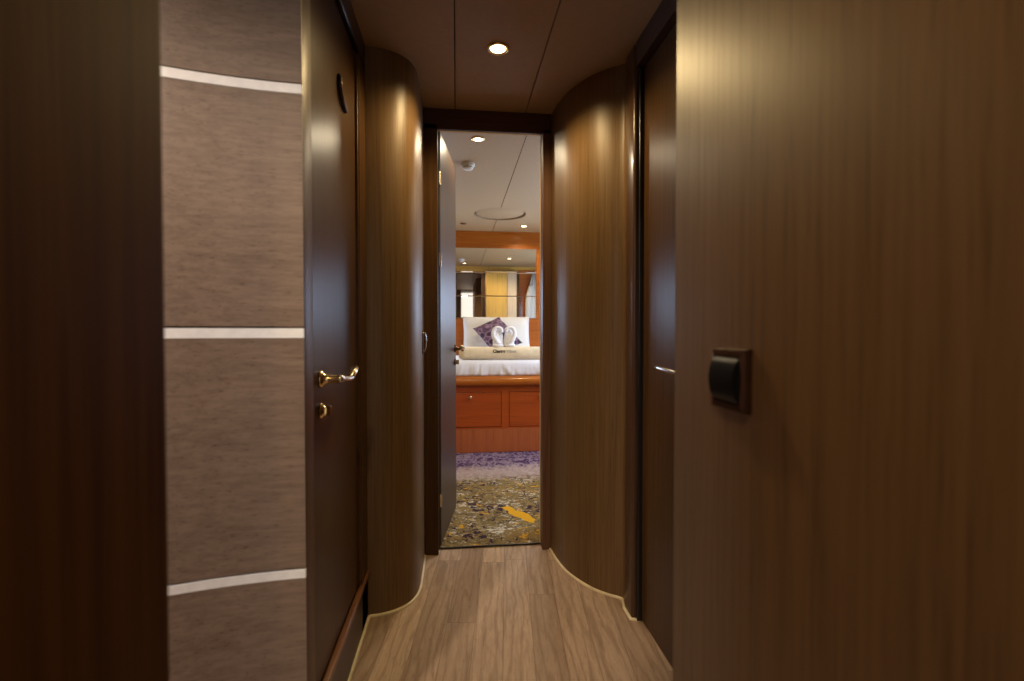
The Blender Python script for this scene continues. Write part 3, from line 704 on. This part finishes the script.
# pillow
def pillow_bm(w_, h_, th, p=2.6, n=28, pinch=0.06):
    bm = bmesh.new(); g = {}
    for sgn in (1, -1):
        for i in range(n + 1):
            for j in range(n + 1):
                u = -1 + 2 * i / n; v = -1 + 2 * j / n
                edge = i in (0, n) or j in (0, n)
                if edge and sgn == -1: continue
                x = u * w_ / 2 * (1 - pinch * (1 - v * v) * abs(u) ** 3 * 0 - pinch * (v * v) * 0 - pinch * (1 - abs(v) ** 2) * abs(u) ** 6)
                z = v * h_ / 2 * (1 - pinch * (1 - abs(u) ** 2) * abs(v) ** 6)
                y = 0 if edge else sgn * th / 2 * ((1 - abs(u) ** p) * (1 - abs(v) ** p)) ** 0.5
                y += 0.004 * noise.noise(Vector((x * 9, z * 9, sgn))) if not edge else 0
                g[(sgn, i, j)] = bm.verts.new((x, y, z))
    def G(s, i, j): return g.get((s, i, j)) or g[(1, i, j)]
    for sgn in (1, -1):
        for i in range(n):
            for j in range(n): bm.faces.new((G(sgn, i, j), G(sgn, i + 1, j), G(sgn, i + 1, j + 1), G(sgn, i, j + 1)))
    return bm
o = obj('pillow', pillow_bm(0.66, 0.37, 0.15, 3.2, pinch=0.03), 'pillow', smooth=True); o.location = (0.386, 4.70, 0.962); o.rotation_euler = (math.radians(-14), 0, 0)
tag(o, 'large white pillow standing against the orange wall under the mirror', 'pillow')
o = obj('cushion', pillow_bm(0.295, 0.385, 0.11, 2.2, pinch=0.06), 'purple', smooth=True); o.location = (0.372, 4.42, 0.958); o.rotation_mode = 'YXZ'; o.rotation_euler = (math.radians(-42), math.radians(-31), 0)
tag(o, 'purple patterned square cushion tilted against the white pillow', 'cushion')

# towel swans forming a heart
def swan(x, s, label, sc=1.0):
    t = thing('towel_swan', label, 'folded towel', (x, 3.974, 0.877), group='towel swans on the cream roll')
    t.scale = (sc * s * 1.08, sc, sc * 0.88)
    bm = bmesh.new(); rr = []
    for i in range(17):            # body: pointed folded lump
        v = i / 16; z = 0.215 * v; r = 0.058 * (1 - v ** 3.2) ** 0.6 + 0.002
        rr.append([bm.verts.new(((r * 0.92) * math.cos(a) + 0.012, (r * 0.8 + 0.006 * math.sin(6 * a)) * math.sin(a) + 0.042, z)) for a in [2 * PI * k / 30 for k in range(30)]])
    for a, b_ in zip(rr, rr[1:]):
        for k in range(30): bm.faces.new((a[k], a[(k + 1) % 30], b_[(k + 1) % 30], b_[k]))
    bm.faces.new(rr[0][::-1]); bm.faces.new(rr[-1])
    obj('folded_body', bm, 'towel', t, True)
    bm = bmesh.new()
    tube(bm, spline([(0.020, -0.012, 0.02), (-0.010, -0.020, 0.06), (-0.036, -0.018, 0.125), (-0.040, -0.016, 0.175), (-0.018, -0.016, 0.222), (0.018, -0.018, 0.228), (0.042, -0.020, 0.205), (0.048, -0.022, 0.165)], 6), [0.030, 0.029, 0.024, 0.021, 0.020, 0.020, 0.019, 0.012], 16)
    obj('neck', bm, 'towel', t, True)
    bm = bmesh.new(); bmesh.ops.create_uvsphere(bm, u_segments=24, v_segments=12, radius=1)
    for v in bm.verts: v.co = Vector((v.co.x * 0.058 + 0.008, v.co.y * 0.032 - 0.022, v.co.z * 0.024 + 0.006))
    obj('base_fold', bm, 'towel', t, True)
    return t
swan(0.332, 1, 'left of two white towel swans that form a heart on the cream roll', 0.75)
swan(0.443, -1, 'right of two white towel swans that form a heart on the cream roll', 0.75)
